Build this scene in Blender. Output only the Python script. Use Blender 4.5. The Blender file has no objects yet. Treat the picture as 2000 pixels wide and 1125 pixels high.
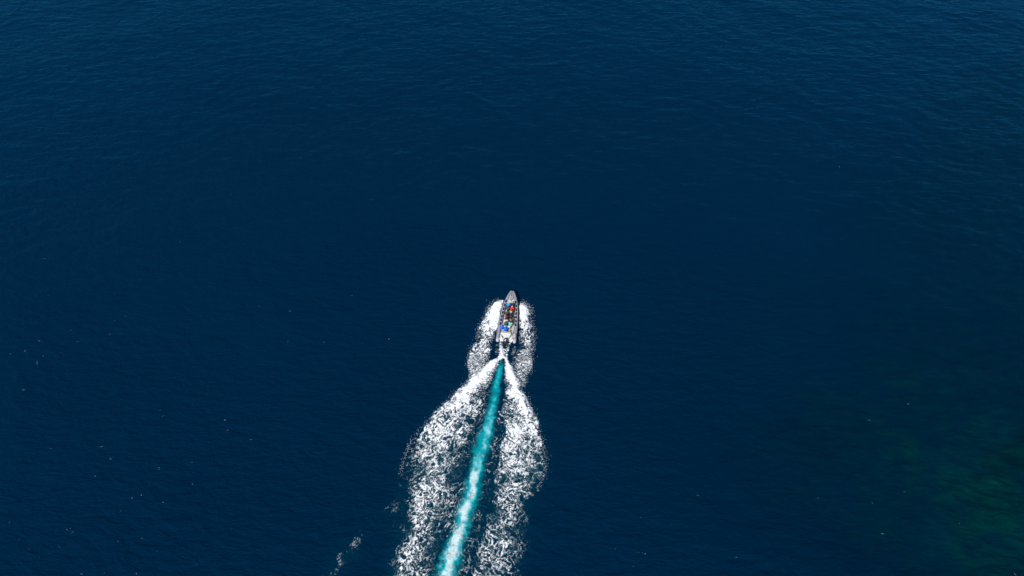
import bpy, bmesh, math, random
import numpy as np
from mathutils import Vector, Matrix
random.seed(7); rng = np.random.default_rng(11)
sc = bpy.context.scene
COL = sc.collection

# ------------------------------------------------------------------ camera
CAM_H, PITCH, FPX = 88.0, math.radians(52), 1444.0        # metres above the sea, tilt below the horizon, focal length in photo pixels
cam_d = bpy.data.cameras.new('camera'); cam = bpy.data.objects.new('camera', cam_d); COL.objects.link(cam)
cam_d.sensor_width = 36; cam_d.lens = FPX/2000*36; cam_d.clip_start = 1; cam_d.clip_end = 20000
cam.location = (0, 0, CAM_H); cam.rotation_euler = (math.pi/2-PITCH, 0, 0)
sc.camera = cam

# ------------------------------------------------------------------ light
SUN_EL, SUN_AZ = 48.0, -152.0           # azimuth clockwise from +y (straight ahead)
w = bpy.data.worlds.new('World'); sc.world = w; w.use_nodes = True
nt = w.node_tree; nt.nodes.clear()
sky = nt.nodes.new('ShaderNodeTexSky'); sky.sky_type = 'NISHITA'; sky.sun_disc = False
sky.sun_elevation = math.radians(SUN_EL); sky.sun_rotation = math.radians(SUN_AZ)
sky.air_density = 1.0; sky.dust_density = 0.4; sky.ozone_density = 2.0
bg = nt.nodes.new('ShaderNodeBackground'); bg.inputs[1].default_value = 0.115
out = nt.nodes.new('ShaderNodeOutputWorld')
nt.links.new(sky.outputs[0], bg.inputs[0]); nt.links.new(bg.outputs[0], out.inputs[0])
sd = bpy.data.lights.new('sun', 'SUN'); sd.energy = 3.8; sd.angle = math.radians(.5); sd.color = (1, .965, .91)
so = bpy.data.objects.new('sun', sd); COL.objects.link(so)
el, az = math.radians(SUN_EL), math.radians(SUN_AZ)
sdir = Vector((math.sin(az)*math.cos(el), math.cos(az)*math.cos(el), math.sin(el)))
so.rotation_euler = sdir.to_track_quat('Z', 'Y').to_euler(); so.location = sdir*200
sc.view_settings.view_transform = 'Standard'; sc.view_settings.look = 'None'
sc.view_settings.gamma = 1; sc.view_settings.exposure = 0; sc.view_settings.use_curve_mapping = False

# ------------------------------------------------------------------ ground <-> photo coordinates (used to trace plan outlines onto the sea)
CP, SP = math.cos(PITCH), math.sin(PITCH)
def to_sea(px, py, z=0.0):
    px = np.asarray(px, float); py = np.asarray(py, float)
    dx = (px-1000)/FPX; dy = -(py-562.5)/FPX
    t = (z-CAM_H)/(-SP+dy*CP)
    return dx*t, (CP+dy*SP)*t
def to_photo(x, y):
    dep = y*CP+CAM_H*SP; up = y*SP-CAM_H*CP
    return 1000+FPX*x/dep, 562.5-FPX*up/dep

# ------------------------------------------------------------------ helpers
def tag(o, label=None, cat=None, group=None, kind=None):
    if label: o['label'] = label
    if cat: o['category'] = cat
    if group: o['group'] = group
    if kind: o['kind'] = kind
    return o
def link(name, me, parent=None, mats=()):
    o = bpy.data.objects.new(name, me); COL.objects.link(o)
    for m in mats: me.materials.append(m)
    if parent: o.parent = parent
    return o
def finish(name, bm, m, parent=None, smooth=False):
    me = bpy.data.meshes.new(name); bm.normal_update(); bm.to_mesh(me); bm.free()
    me.materials.append(m)
    if smooth:
        me.polygons.foreach_set('use_smooth', [True]*len(me.polygons))
    o = bpy.data.objects.new(name, me); COL.objects.link(o)
    if parent: o.parent = parent
    return o
def empty(name, loc, rz=0, parent=None):
    o = bpy.data.objects.new(name, None); COL.objects.link(o); o.location = loc; o.rotation_euler = (0, 0, rz)
    o.empty_display_size = .2
    if parent: o.parent = parent
    return o
def mat(name, col, rough=.6, vary=.12, scale=6, bump=0.0, metal=0, coat=0, spec=.5):
    m = bpy.data.materials.new(name); m.use_nodes = True; n = m.node_tree; b = n.nodes['Principled BSDF']
    b.inputs['Roughness'].default_value = rough; b.inputs['Metallic'].default_value = metal
    b.inputs['Coat Weight'].default_value = coat; b.inputs['Specular IOR Level'].default_value = spec
    tc = n.nodes.new('ShaderNodeTexCoord'); nz = n.nodes.new('ShaderNodeTexNoise')
    nz.inputs['Scale'].default_value = scale; nz.inputs['Detail'].default_value = 4
    n.links.new(tc.outputs['Object'], nz.inputs['Vector'])
    mx = n.nodes.new('ShaderNodeMix'); mx.data_type = 'RGBA'
    mx.inputs[6].default_value = (*[c*(1-vary) for c in col], 1); mx.inputs[7].default_value = (*[min(1, c*(1+vary)) for c in col], 1)
    n.links.new(nz.outputs[0], mx.inputs[0]); n.links.new(mx.outputs[2], b.inputs['Base Color'])
    if bump:
        bp = n.nodes.new('ShaderNodeBump'); bp.inputs['Strength'].default_value = bump; bp.inputs['Distance'].default_value = .02
        n.links.new(nz.outputs[0], bp.inputs['Height']); n.links.new(bp.outputs[0], b.inputs['Normal'])
    return m
def add_box(bm, c, s, bevel=.0, rz=0, rx=0):
    M = Matrix.Translation(c) @ Matrix.Rotation(rz, 4, 'Z') @ Matrix.Rotation(rx, 4, 'X') @ Matrix.Diagonal((*s, 1))
    r = bmesh.ops.create_cube(bm, size=1, matrix=M)
    if bevel:
        es = list({e for v in r['verts'] for e in v.link_edges})
        bmesh.ops.bevel(bm, geom=es, offset=bevel, segments=2, affect='EDGES')
def add_tube(bm, pts, rad, seg=12, caps=True):
    """sweep circles of given radii along points"""
    pts = [Vector(p) for p in pts]; rings = []
    if not hasattr(rad, '__len__'): rad = [rad]*len(pts)
    for i, p in enumerate(pts):
        d = (pts[min(i+1, len(pts)-1)]-pts[max(i-1, 0)]).normalized()
        up = Vector((0, 0, 1)) if abs(d.z) < .9 else Vector((0, 1, 0))
        a = d.cross(up).normalized(); b = a.cross(d).normalized()
        rings.append([bm.verts.new(p+(a*math.cos(t)+b*math.sin(t))*rad[i]) for t in [2*math.pi*k/seg for k in range(seg)]])
    for r0, r1 in zip(rings, rings[1:]):
        for k in range(seg): bm.faces.new((r0[k], r0[(k+1) % seg], r1[(k+1) % seg], r1[k]))
    if caps:
        bm.faces.new(rings[0][::-1]); bm.faces.new(rings[-1])
    bmesh.ops.recalc_face_normals(bm, faces=bm.faces)
def add_ball(bm, c, r, s=(1, 1, 1), u=14, v=9):
    bmesh.ops.create_uvsphere(bm, u_segments=u, v_segments=v, radius=r, matrix=Matrix.Translation(c) @ Matrix.Diagonal((*s, 1)))

# ------------------------------------------------------------------ numpy noise
def h2(ix, iy, k):
    v = (ix.astype(np.int64)*374761393+iy.astype(np.int64)*668265263+k*2147483647) & 0xffffffff
    v = ((v ^ (v >> 13))*1274126177) & 0xffffffff
    v = ((v ^ (v >> 16))*2246822519) & 0xffffffff
    return ((v ^ (v >> 15)) & 0xffffff)/float(0xffffff)
def vnoise(x, y, k=0):
    ix = np.floor(x); iy = np.floor(y); fx = x-ix; fy = y-iy
    fx = fx*fx*fx*(fx*(fx*6-15)+10); fy = fy*fy*fy*(fy*(fy*6-15)+10)
    a = h2(ix, iy, k); b = h2(ix+1, iy, k); c = h2(ix, iy+1, k); d = h2(ix+1, iy+1, k)
    return (a*(1-fx)+b*fx)*(1-fy)+(c*(1-fx)+d*fx)*fy
def fbm(x, y, k=0, o=4):
    s = 0; a = 1; t = 0
    for i in range(o):
        s = s+a*vnoise(x*2**i+i*17.3, y*2**i-i*9.1, k+i); t += a; a *= .5
    return s/t
def worley(x, y, k=0):
    ix = np.floor(x); iy = np.floor(y); f1 = np.full(x.shape, 9.); f2 = np.full(x.shape, 9.)
    for i in (-1, 0, 1):
        for j in (-1, 0, 1):
            cx = ix+i; cy = iy+j
            d = np.hypot(cx+h2(cx, cy, k)-x, cy+h2(cx, cy, k+5)-y)
            f2 = np.minimum(f2, np.maximum(f1, d)); f1 = np.minimum(f1, d)
    return f1, f2
def rank(a):
    s = np.sort(a.ravel()[::7]); return (np.searchsorted(s, a.ravel())/len(s)).reshape(a.shape)
def sstep(a, b, x):
    t = np.clip((x-a)/(b-a), 0, 1); return t*t*(3-2*t)

# ------------------------------------------------------------------ wake plan: strips traced on the photograph, laid on the sea
# rows: (photo row, left edge, right edge, five foam coverages from left to right)
STRIPS = {
 'bow_left': [(585,978,983,.2,.5,.8,.9,.9),(592,966,983,.5,.9,1,1,1),(600,957,980,.5,1,1,1,1),(615,951,976,.6,1,1,1,1),(627,946,975,.55,.95,1,1,1),
   (640,938,973,.6,.75,.85,.95,.9),(652,936,966,.55,.7,.85,.85,.5),(665,934,964,.55,.7,.8,.7,.3),(680,921,959,.55,.65,.72,.62,.3),(697,918,956,.55,.62,.66,.62,.3),
   (716,916,947,.48,.58,.6,.6,.4),(732,917,940,.4,.55,.55,.55,.5),(744,916,928,.3,.45,.5,.5,.5),(756,906,912,.2,.3,.4,.4,.3)],
 'bow_right': [(588,1015,1018,.3,.5,.5,.4,.1),(594,1015,1024,.8,.95,.9,.7,.3),(600,1015,1030,1,1,.95,.9,.4),(608,1015,1035,1,1,1,.9,.4),(620,1015,1034,1,1,1,.95,.4),
   (634,1015,1037,.8,.92,.9,.85,.5),(648,1016,1041,.45,.8,.85,.8,.5),(662,1015,1041,.3,.65,.8,.75,.5),(677,1012,1042,.25,.45,.75,.75,.5),(693,1005,1037,.25,.36,.55,.75,.6),
   (709,1001,1037,.25,.36,.55,.7,.6),(726,1002,1035,.3,.4,.58,.66,.5),(742,1006,1032,.45,.6,.7,.65,.4),(752,1012,1029,.5,.6,.6,.5,.3),(766,1020,1023,.2,.3,.3,.2,.1)],
 'wash': [(664,978,999,.9,.7,.1,.5,.9),(672,977,996,.9,.7,.12,.5,.9),(680,976,993,.9,.95,.25,.6,.9),(688,976,990,.9,1,.8,.5,.9),(697,975,989,.9,1,1,.7,.9),(703,972,991,.9,1,1,.95,.9)],
 'arm_left': [(699,974,982,.8,.9,1,1,1),(710,952,973,.8,1,1,1,.9),(728,933,964,.8,1,1,.95,.6),(744,918,958,.8,1,1,.8,.35),(760,901,953,.8,1,.95,.6,.3),
   (777,884,952,.8,1,.85,.6,.3),(794,866,946,.8,.95,.75,.62,.3),(810,847,940,.8,.85,.66,.6,.28),(826,836,935,.7,.75,.66,.58,.25),(846,825,930,.6,.66,.64,.54,.22),
   (862,811,926,.4,.62,.62,.52,.22),(882,803,920,.22,.6,.64,.5,.22),(905,799,913,.15,.48,.66,.5,.25),(930,800,912,.2,.58,.62,.42,.3),(955,806,908,.3,.66,.58,.36,.3),
   (982,800,893,.3,.68,.62,.46,.36),(1012,796,884,.32,.68,.56,.46,.34),(1040,790,872,.3,.66,.54,.47,.3),(1065,783,866,.35,.64,.54,.45,.28),(1090,774,860,.35,.62,.52,.45,.26),(1125,763,846,.4,.62,.52,.43,.26),(1180,745,828,.4,.55,.5,.35,.2)],
 'arm_right': [(699,986,989,1,1,1,1,.8),(714,987,997,.9,1,1,1,.8),(736,988,1005,.6,1,1,1,.8),(752,988,1015,.4,.85,1,1,.8),(773,988,1023,.4,.7,.95,1,.8),
   (797,985,1036,.45,.7,.85,1,.8),(816,985,1044,.5,.75,.75,.95,.8),(837,987,1049,.55,.72,.68,.8,.7),(853,987,1053,.55,.7,.68,.76,.7),(872,980,1058,.5,.7,.66,.72,.62),
   (896,977,1063,.5,.7,.66,.68,.55),(915,969,1062,.5,.72,.66,.64,.45),(936,965,1058,.5,.67,.7,.58,.35),(960,962,1042,.42,.62,.66,.52,.25),(999,961,1032,.42,.58,.64,.48,.2),
   (1025,948,1032,.5,.52,.62,.4,.2),(1055,944,1031,.46,.5,.6,.35,.2),(1086,936,1031,.45,.5,.55,.28,.15),(1125,932,1026,.45,.56,.5,.25,.12),(1180,925,1015,.4,.5,.5,.25,.1)],
 'fringe_left': [(900,785,812,.1,.18,.2,.3,.4),(930,775,812,.05,.15,.2,.25,.4),(960,765,812,.06,.16,.14,.28,.4),(1000,752,806,.1,.28,.24,.24,.35),(1040,765,800,.05,.12,.2,.28,.35),(1080,760,790,.05,.12,.2,.3,.4),(1125,748,772,.08,.18,.25,.3,.4),(1180,735,755,.1,.2,.25,.3,.4)],
 'channel_right': [(800,968,990,.12,.24,.28,.26,.3),(850,962,990,.15,.26,.26,.22,.3),(900,948,982,.2,.3,.22,.18,.3),(950,940,966,.22,.28,.2,.15,.25),(1000,926,964,.28,.32,.3,.2,.25),(1050,910,948,.28,.34,.34,.24,.3),(1100,898,940,.28,.32,.3,.25,.3),(1180,880,930,.3,.3,.3,.25,.3)],
 'channel_left': [(760,945,960,.3,.3,.25,.25,.2),(820,930,950,.3,.3,.3,.25,.15),(870,918,932,.25,.3,.25,.2,.15),(930,904,916,.3,.25,.2,.2,.2),(1000,884,896,.28,.25,.2,.2,.2),(1080,858,868,.25,.2,.2,.2,.2),(1180,820,835,.2,.2,.2,.2,.2)],
 'stray': [(1000,735,750,.04,.10,.13,.1,.04),(1025,710,728,.06,.16,.2,.15,.06),(1043,697,711,.1,.22,.26,.2,.08),(1055,690,705,.15,.28,.3,.26,.12),(1066,684,703,.15,.30,.34,.3,.14),(1078,670,696,.25,.36,.32,.28,.18),(1088,659,688,.5,.42,.22,.2,.15),(1098,657,686,.40,.45,.32,.26,.12),(1106,652,664,.3,.4,.35,.25,.1),(1113,645,662,.15,.3,.34,.28,.15),(1122,636,656,.12,.26,.28,.24,.12),(1140,615,640,.1,.2,.25,.2,.1)],
 'ribbon_lace': [(770,957,974,0,.05,.1,.05,0),(830,942,965,.15,.12,.22,.1,.15),(880,925,956,.25,.2,.3,.12,.2),(950,907,940,.3,.3,.36,.2,.25),(1034,882,917,.35,.38,.42,.28,.3),(1125,852,892,.4,.45,.48,.35,.35),(1180,835,875,.4,.45,.48,.35,.35)],
 'tube_streaks': [(668,970,1007,.42,0,0,0,.42),(680,969,1006,.4,0,0,0,.4),(694,968,1003,.3,0,0,0,.3)],
}
def coverage(x, y, warp=True):
    px, py = to_photo(x, y)
    if warp:
        amp = np.clip((py-560)/200, .5, 2.2)
        ox = (fbm(x*.9, y*.9, 31, 4)-.5)*11*amp+(vnoise(x*4, y*4, 77)-.5)*2.2
        oy = (fbm(x*.9, y*.9, 47, 4)-.5)*9*amp
        quiet = np.where(py < 700, .45, 1)
        pxw, pyw = px+ox*quiet, py+oy*quiet
    else: pxw, pyw = px, py
    c = np.zeros(px.shape)
    for name, T in STRIPS.items():
        T = np.array(T, float); r = T[:, 0]
        m = (pyw > r[0]) & (pyw < r[-1])
        xl = np.interp(pyw, r, T[:, 1]); xr = np.interp(pyw, r, T[:, 2])
        t = (pxw-xl)/np.maximum(xr-xl, 1e-3)
        q = [np.interp(pyw, r, T[:, 3+i]) for i in range(5)]
        tt = np.clip(t, 0, 1)*4; i0 = np.clip(tt.astype(int), 0, 3); f = tt-i0
        Q = np.stack(q); a = np.take_along_axis(Q, i0[None], 0)[0]; b = np.take_along_axis(Q, i0[None]+1, 0)[0]
        v = a*(1-f)+b*f
        e = np.maximum(0, np.maximum(xl-pxw, pxw-xr))          # px outside
        v = v*np.clip(1-e/3.5, 0, 1)*np.clip((pyw-r[0])/4, 0, 1)
        c = np.maximum(c, np.where(m, v, 0))
    return c

# coarse height field of the wake (crests under the foam, hollow beside the boat)
hx = np.arange(-30, 16.01, .25); hy = np.arange(16, 76.01, .25)
HX, HY = np.meshgrid(hx, hy, indexing='ij')
hc = coverage(HX, HY, False)
def blur(a, n):
    for _ in range(n):
        a = (np.roll(a, 1, 0)+a*2+np.roll(a, -1, 0))/4; a = (np.roll(a, 1, 1)+a*2+np.roll(a, -1, 1))/4
    return a
WH = .42*blur(hc, 6)+.18*(fbm(HX*.7, HY*.7, 5, 3)-.5)*blur(hc, 12)-.12*blur(hc, 60)
def wake_h(x, y):
    u = np.clip((x-hx[0])/.25, 0, len(hx)-1.001); v = np.clip((y-hy[0])/.25, 0, len(hy)-1.001)
    i = u.astype(int); j = v.astype(int); fu = u-i; fv = v-j
    r = (WH[i, j]*(1-fu)+WH[i+1, j]*fu)*(1-fv)+(WH[i, j+1]*(1-fu)+WH[i+1, j+1]*fu)*fv
    return r
WAVES = [(rng.normal(math.radians(96), .45), lam, .0055*lam*rng.uniform(.6, 1.2), rng.uniform(0, 6.28)) for lam in (2.3, 2.9, 3.6, 4.3, 5.2, 6.1, 7.4, 9.0, 11, 14, 19)]
def swell(x, y):
    z = 0
    wx = x+1.5*(vnoise(x*.12, y*.12, 3)-.5)*6; wy = y+1.5*(vnoise(x*.1, y*.13, 8)-.5)*5
    for a, lam, am, ph in WAVES:
        z = z+am*(1.15 if lam < 5 else .28)*np.sin((wx*math.cos(a)+wy*math.sin(a))*2*math.pi/lam+ph)
    return z*.8
def sea_z(x, y): return swell(x, y)+wake_h(x, y)

# ------------------------------------------------------------------ water sheet
def axis(lo, hi, flo, fhi, fine, mid):
    a = list(np.arange(flo, fhi, fine)); 
    p = flo; s = mid
    L = []
    while p > lo+s: p -= s; L.append(p); s = s if p > lo and abs(p) < 170 else s*1.35
    p = a[-1]; s = mid; R = []
    while p < hi-s: p += s; R.append(p); s = s if abs(p) < 190 else s*1.35
    return np.array([lo]+L[::-1]+a+R+[hi])
ax = axis(-6000, 6000, -16, 10, .25, .5); ay = axis(-5000, 9000, 20, 72, .25, .5)
X, Y = np.meshgrid(ax, ay, indexing='ij')
fade = np.clip(1-(np.maximum(np.abs(X)/170, np.abs(Y-80)/140)-1)*1.5, 0, 1)
Z = swell(X, Y)*fade+wake_h(X, Y)
def grid_mesh(name, X, Y, Z, keep=None):
    nx, ny = X.shape; idx = np.arange(nx*ny).reshape(nx, ny)
    q = np.stack([idx[:-1, :-1], idx[1:, :-1], idx[1:, 1:], idx[:-1, 1:]], -1).reshape(-1, 4)
    co = np.stack([X, Y, Z], -1).reshape(-1, 3)
    if keep is not None:
        q = q[keep.reshape(-1)]
        used = np.unique(q); remap = np.full(nx*ny, -1); remap[used] = np.arange(len(used)); q = remap[q]; co = co[used]
    else: used = None
    me = bpy.data.meshes.new(name); me.vertices.add(len(co)); me.vertices.foreach_set('co', co.ravel())
    me.loops.add(q.size); me.loops.foreach_set('vertex_index', q.ravel().astype(np.int32))
    me.polygons.add(len(q)); me.polygons.foreach_set('loop_start', np.arange(0, q.size, 4, dtype=np.int32))
    me.polygons.foreach_set('use_smooth', np.ones(len(q), bool)); me.update(calc_edges=True)
    return me, used
def attr(me, name, v):
    a = me.attributes.new(name, 'FLOAT', 'POINT'); a.data.foreach_set('value', np.ascontiguousarray(v, dtype=np.float32).ravel())
def clarity(x, y):
    px, py = to_photo(x, y)
    ox = (fbm(x*.07, y*.07, 12, 4)-.5)*190; oy = (fbm(x*.07, y*.07, 21, 4)-.5)*150
    a, b = px+ox, py+oy; c = 0
    for (cx, cy, rx, ry, am) in [(1965,930,85,48,.46),(2040,1060,190,120,.24),(1880,1120,120,80,.22),(1880,930,110,110,.10),(1650,870,130,90,.16),(1830,910,400,280,.36),(2060,500,360,460,.33),(2060,230,190,200,.12),(1640,1050,60,45,.08)]:
        c = c+am*np.exp(-((a-cx)/rx)**2-((b-cy)/ry)**2)
    c = .95*c*(.7+.6*fbm(x*.22, y*.22, 66, 3))
    return np.clip(np.where((y < -5), 0, c), 0, .8)
CL = clarity(X, np.maximum(Y, -20)); CL[Y < 0] = 0
CL = CL*np.clip((Y-4)/12, 0, 1)*np.clip((190-X)/60, 0, 1)

me, _ = grid_mesh('water', X, Y, Z)
attr(me, 'clarity', CL)
BUB = blur(hc, 22)
def samp(A, x, y):
    u = np.clip((x-hx[0])/.25, 0, len(hx)-1.001).astype(int); v = np.clip((y-hy[0])/.25, 0, len(hy)-1.001).astype(int); return A[u, v]
ins = (X > -29) & (X < 15) & (Y > 17) & (Y < 58)
attr(me, 'bubbles', np.where(ins, samp(BUB, X, Y)*np.clip((58-Y)/14, 0, 1), 0))
m = bpy.data.materials.new('sea_water'); m.use_nodes = True; n = m.node_tree; n.nodes.clear()
N = n.nodes.new; Lk = n.links.new
o_ = N('ShaderNodeOutputMaterial'); geo = N('ShaderNodeNewGeometry')
def nz(scale, sx, sy, rot, detail=3, rough=.55, dist=0.0):
    mp = N('ShaderNodeMapping'); mp.inputs['Rotation'].default_value = (0, 0, math.radians(rot)); mp.inputs['Scale'].default_value = (sx, sy, 1)
    Lk(geo.outputs['Position'], mp.inputs['Vector'])
    t = N('ShaderNodeTexNoise'); t.noise_dimensions = '3D'; t.inputs['Scale'].default_value = scale; t.inputs['Detail'].default_value = detail
    t.inputs['Roughness'].default_value = rough; t.inputs['Distortion'].default_value = dist
    Lk(mp.outputs[0], t.inputs['Vector']); return t.outputs[0]
def mth(op, a, b):
    x = N('ShaderNodeMath'); x.operation = op
    for i, v in enumerate((a, b)):
        if isinstance(v, (int, float)): x.inputs[i].default_value = v
        else: Lk(v, x.inputs[i])
    return x.outputs[0]
big = nz(.30, .55, 1.25, -6, 3, .5, .3); midn = nz(.85, .5, 1.2, 5, 4, .6, .6); fine = nz(2.6, .65, 1.1, -14, 3, .6, .4)
gust = nz(.018, 1, 1.6, 20, 3)
gk = mth('ADD', mth('MULTIPLY', gust, 1.3), .35)
hgt = mth('ADD', mth('MULTIPLY', big, .42), mth('MULTIPLY', mth('ADD', mth('MULTIPLY', midn, 1.0), mth('MULTIPLY', fine, .22)), gk))
bp = N('ShaderNodeBump'); bp.inputs['Strength'].default_value = .27; bp.inputs['Distance'].default_value = 1.0
Lk(hgt, bp.inputs['Height'])
fr = N('ShaderNodeFresnel'); fr.inputs['IOR'].default_value = 1.36; Lk(bp.outputs[0], fr.inputs['Normal'])
gl = N('ShaderNodeBsdfGlossy'); gl.inputs['Roughness'].default_value = .07; Lk(bp.outputs[0], gl.inputs['Normal'])
gl.inputs['Color'].default_value = (.08, .60, 1, 1)
df = N('ShaderNodeBsdfDiffuse'); 
cr = N('ShaderNodeMix'); cr.data_type = 'RGBA'; cr.inputs[6].default_value = (0, .0122, .034, 1); cr.inputs[7].default_value = (0, .0165, .042, 1)
patch = nz(.03, 1, 1.4, 0, 4); Lk(patch, cr.inputs[0])
ab = N('ShaderNodeAttribute'); ab.attribute_name = 'bubbles'; bmx = N('ShaderNodeMix'); bmx.data_type = 'RGBA'; bmx.inputs[7].default_value = (0, .040, .058, 1)
Lk(ab.outputs['Fac'], bmx.inputs[0]); Lk(cr.outputs[2], bmx.inputs[6]); Lk(bmx.outputs[2], df.inputs['Color'])
bp2 = N('ShaderNodeBump'); bp2.inputs['Strength'].default_value = .6; bp2.inputs['Distance'].default_value = 1.0; Lk(hgt, bp2.inputs['Height'])
Lk(bp2.outputs[0], df.inputs['Normal'])
tr = N('ShaderNodeBsdfTransparent'); tr.inputs['Color'].default_value = (.05, .55, .52, 1)
at_ = N('ShaderNodeAttribute'); at_.attribute_name = 'clarity'
m1 = N('ShaderNodeMixShader'); Lk(at_.outputs['Fac'], m1.inputs[0]); Lk(df.outputs[0], m1.inputs[1]); Lk(tr.outputs[0], m1.inputs[2])
m2 = N('ShaderNodeMixShader'); Lk(fr.outputs[0], m2.inputs[0]); Lk(m1.outputs[0], m2.inputs[1]); Lk(gl.outputs[0], m2.inputs[2])
Lk(m2.outputs[0], o_.inputs['Surface'])
sea = link('water', me, None, [m]); tag(sea, 'deep navy blue sea with small wind ripples', None, None, 'structure')

# ------------------------------------------------------------------ seabed under the shallow corner
sx = np.arange(10, 200, .8); sy = np.arange(2, 175, .8); SX, SY = np.meshgrid(sx, sy, indexing='ij')
SZ = -26+19*np.exp(-((SX-78)/34)**2-((SY-34)/34)**2)+3.0*fbm(SX*.12, SY*.12, 91, 5)+1.1*np.abs(fbm(SX*.5, SY*.5, 19, 3)-.5)
me, _ = grid_mesh('seabed', SX, SY, SZ)
m = bpy.data.materials.new('seagrass_seabed'); m.use_nodes = True; n = m.node_tree; b = n.nodes['Principled BSDF']; N = n.nodes.new; Lk = n.links.new
b.inputs['Roughness'].default_value = 1; b.inputs['Specular IOR Level'].default_value = 0
geo = N('ShaderNodeNewGeometry'); t1 = N('ShaderNodeTexNoise'); t1.inputs['Scale'].default_value = .38; t1.inputs['Detail'].default_value = 4; t1.inputs['Roughness'].default_value = .5; t1.inputs['Distortion'].default_value = .6
Lk(geo.outputs['Position'], t1.inputs['Vector'])
cr = N('ShaderNodeValToRGB'); cr.color_ramp.elements[0].position = .36; cr.color_ramp.elements[0].color = (.012, .12, .135, 1)
cr.color_ramp.elements[1].position = .66; cr.color_ramp.elements[1].color = (.03, .235, .135, 1)
Lk(t1.outputs[0], cr.inputs[0]); Lk(cr.outputs[0], b.inputs['Base Color'])
tag(link('seabed', me, None, [m]), 'green weedy shallow seabed showing through the water', None, None, 'structure')

# ------------------------------------------------------------------ turquoise aerated water behind the propeller
RB = np.array([(701,978,982),(708,974,984),(716,971,984),(736,965,983),(755,960,980),(775,955,977),(790,951,973),(808,947,970),(825,943,967),(840,937,965),(855,933,961),(872,926,959),
  (888,923,953),(904,920,949),(920,917,945),(936,912,942),(950,907,940),(965,904,936),(982,899,931),(999,892,926),(1016,887,921),(1034,882,917),(1050,877,911),(1068,868,906),(1085,864,902),(1103,857,899),(1125,852,892),(1180,835,875)], float)
gx = np.arange(-14, 2, .08); gy = np.arange(21, 58, .08); GX, GY = np.meshgrid(gx, gy, indexing='ij')
px, py = to_photo(GX, GY)
wig = (fbm(GX*.9, GY*.9, 55, 5)-.5)*8+(fbm(GX*3.5, GY*3.5, 8, 3)-.5)*7
c = np.interp(py, RB[:, 0], (RB[:, 1]+RB[:, 2])/2); hw = np.interp(py, RB[:, 0], (RB[:, 2]-RB[:, 1])/2)
s = np.abs(px+wig*np.clip(hw/14, .25, 1)-c)/hw; churn0 = fbm(GX*2, GY*2, 88, 3)
body = np.where(py > 701, 1-sstep(.4, 1.12+.4*sstep(740, 950, py), s+(fbm(GX*2.4, GY*1.6, 97, 4)-.5)*.7), 0)*sstep(699, 725, py)*(.8+.4*(churn0-.3))
churn = fbm(GX*.9+3, GY*.75, 61, 4)
lace1, lace2 = worley(GX*2.2+fbm(GX*3, GY*3, 9, 2)*1.4, GY*2.2+fbm(GX*3, GY*3, 29, 2)*1.4, 3)
fil = 1-sstep(.02, .16, lace2-lace1)
pale = sstep(1.15, .0, s+(fbm(GX*1.4, GY*.9, 93, 4)-.5)*.9)*(.24+.60*sstep(740, 1060, py)+(.25+.5*sstep(720, 1000, py))*(sstep(.25, .75, churn)-.35)+.5*(fbm(GX*2.6, GY*2.2, 71, 4)-.5)+.30*sstep(.5, .8, vnoise(GX*.75+wig*.2, GY*.52, 90))*sstep(.8, .1, s))
pale = np.clip(pale+fil*.22*sstep(830, 1050, py)*sstep(.3, .55, fbm(GX*.6, GY*.6, 7, 2)), 0, 1)
kv = body > .02
keep = kv[:-1, :-1] | kv[1:, :-1] | kv[1:, 1:] | kv[:-1, 1:]
me, used = grid_mesh('turquoise_trail', GX, GY, sea_z(GX, GY)+.035+.06*churn*body, keep)
attr(me, 'foam_cover', body.ravel()[used]); attr(me, 'pale', pale.ravel()[used])
m = bpy.data.materials.new('aerated_water'); m.use_nodes = True; n = m.node_tree; b = n.nodes['Principled BSDF']; N = n.nodes.new; Lk = n.links.new
b.inputs['Roughness'].default_value = .35; b.inputs['IOR'].default_value = 1.33
a1 = N('ShaderNodeAttribute'); a1.attribute_name = 'foam_cover'; a2 = N('ShaderNodeAttribute'); a2.attribute_name = 'pale'
cr = N('ShaderNodeValToRGB'); e = cr.color_ramp.elements; e[0].position = 0; e[0].color = (0, .20, .24, 1); e[1].position = 1; e[1].color = (.66, .86, .84, 1)
e2 = e.new(.35); e2.color = (.0, .38, .42, 1); e3 = e.new(.65); e3.color = (.20, .60, .62, 1)
Lk(a2.outputs['Fac'], cr.inputs[0]); Lk(cr.outputs[0], b.inputs['Base Color']); Lk(a1.outputs['Fac'], b.inputs['Alpha'])
tag(link('turquoise_trail', me, None, [m]), 'turquoise ribbon of churned water trailing straight behind the boat between the two foam arms', 'wake', None, 'stuff')

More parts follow.
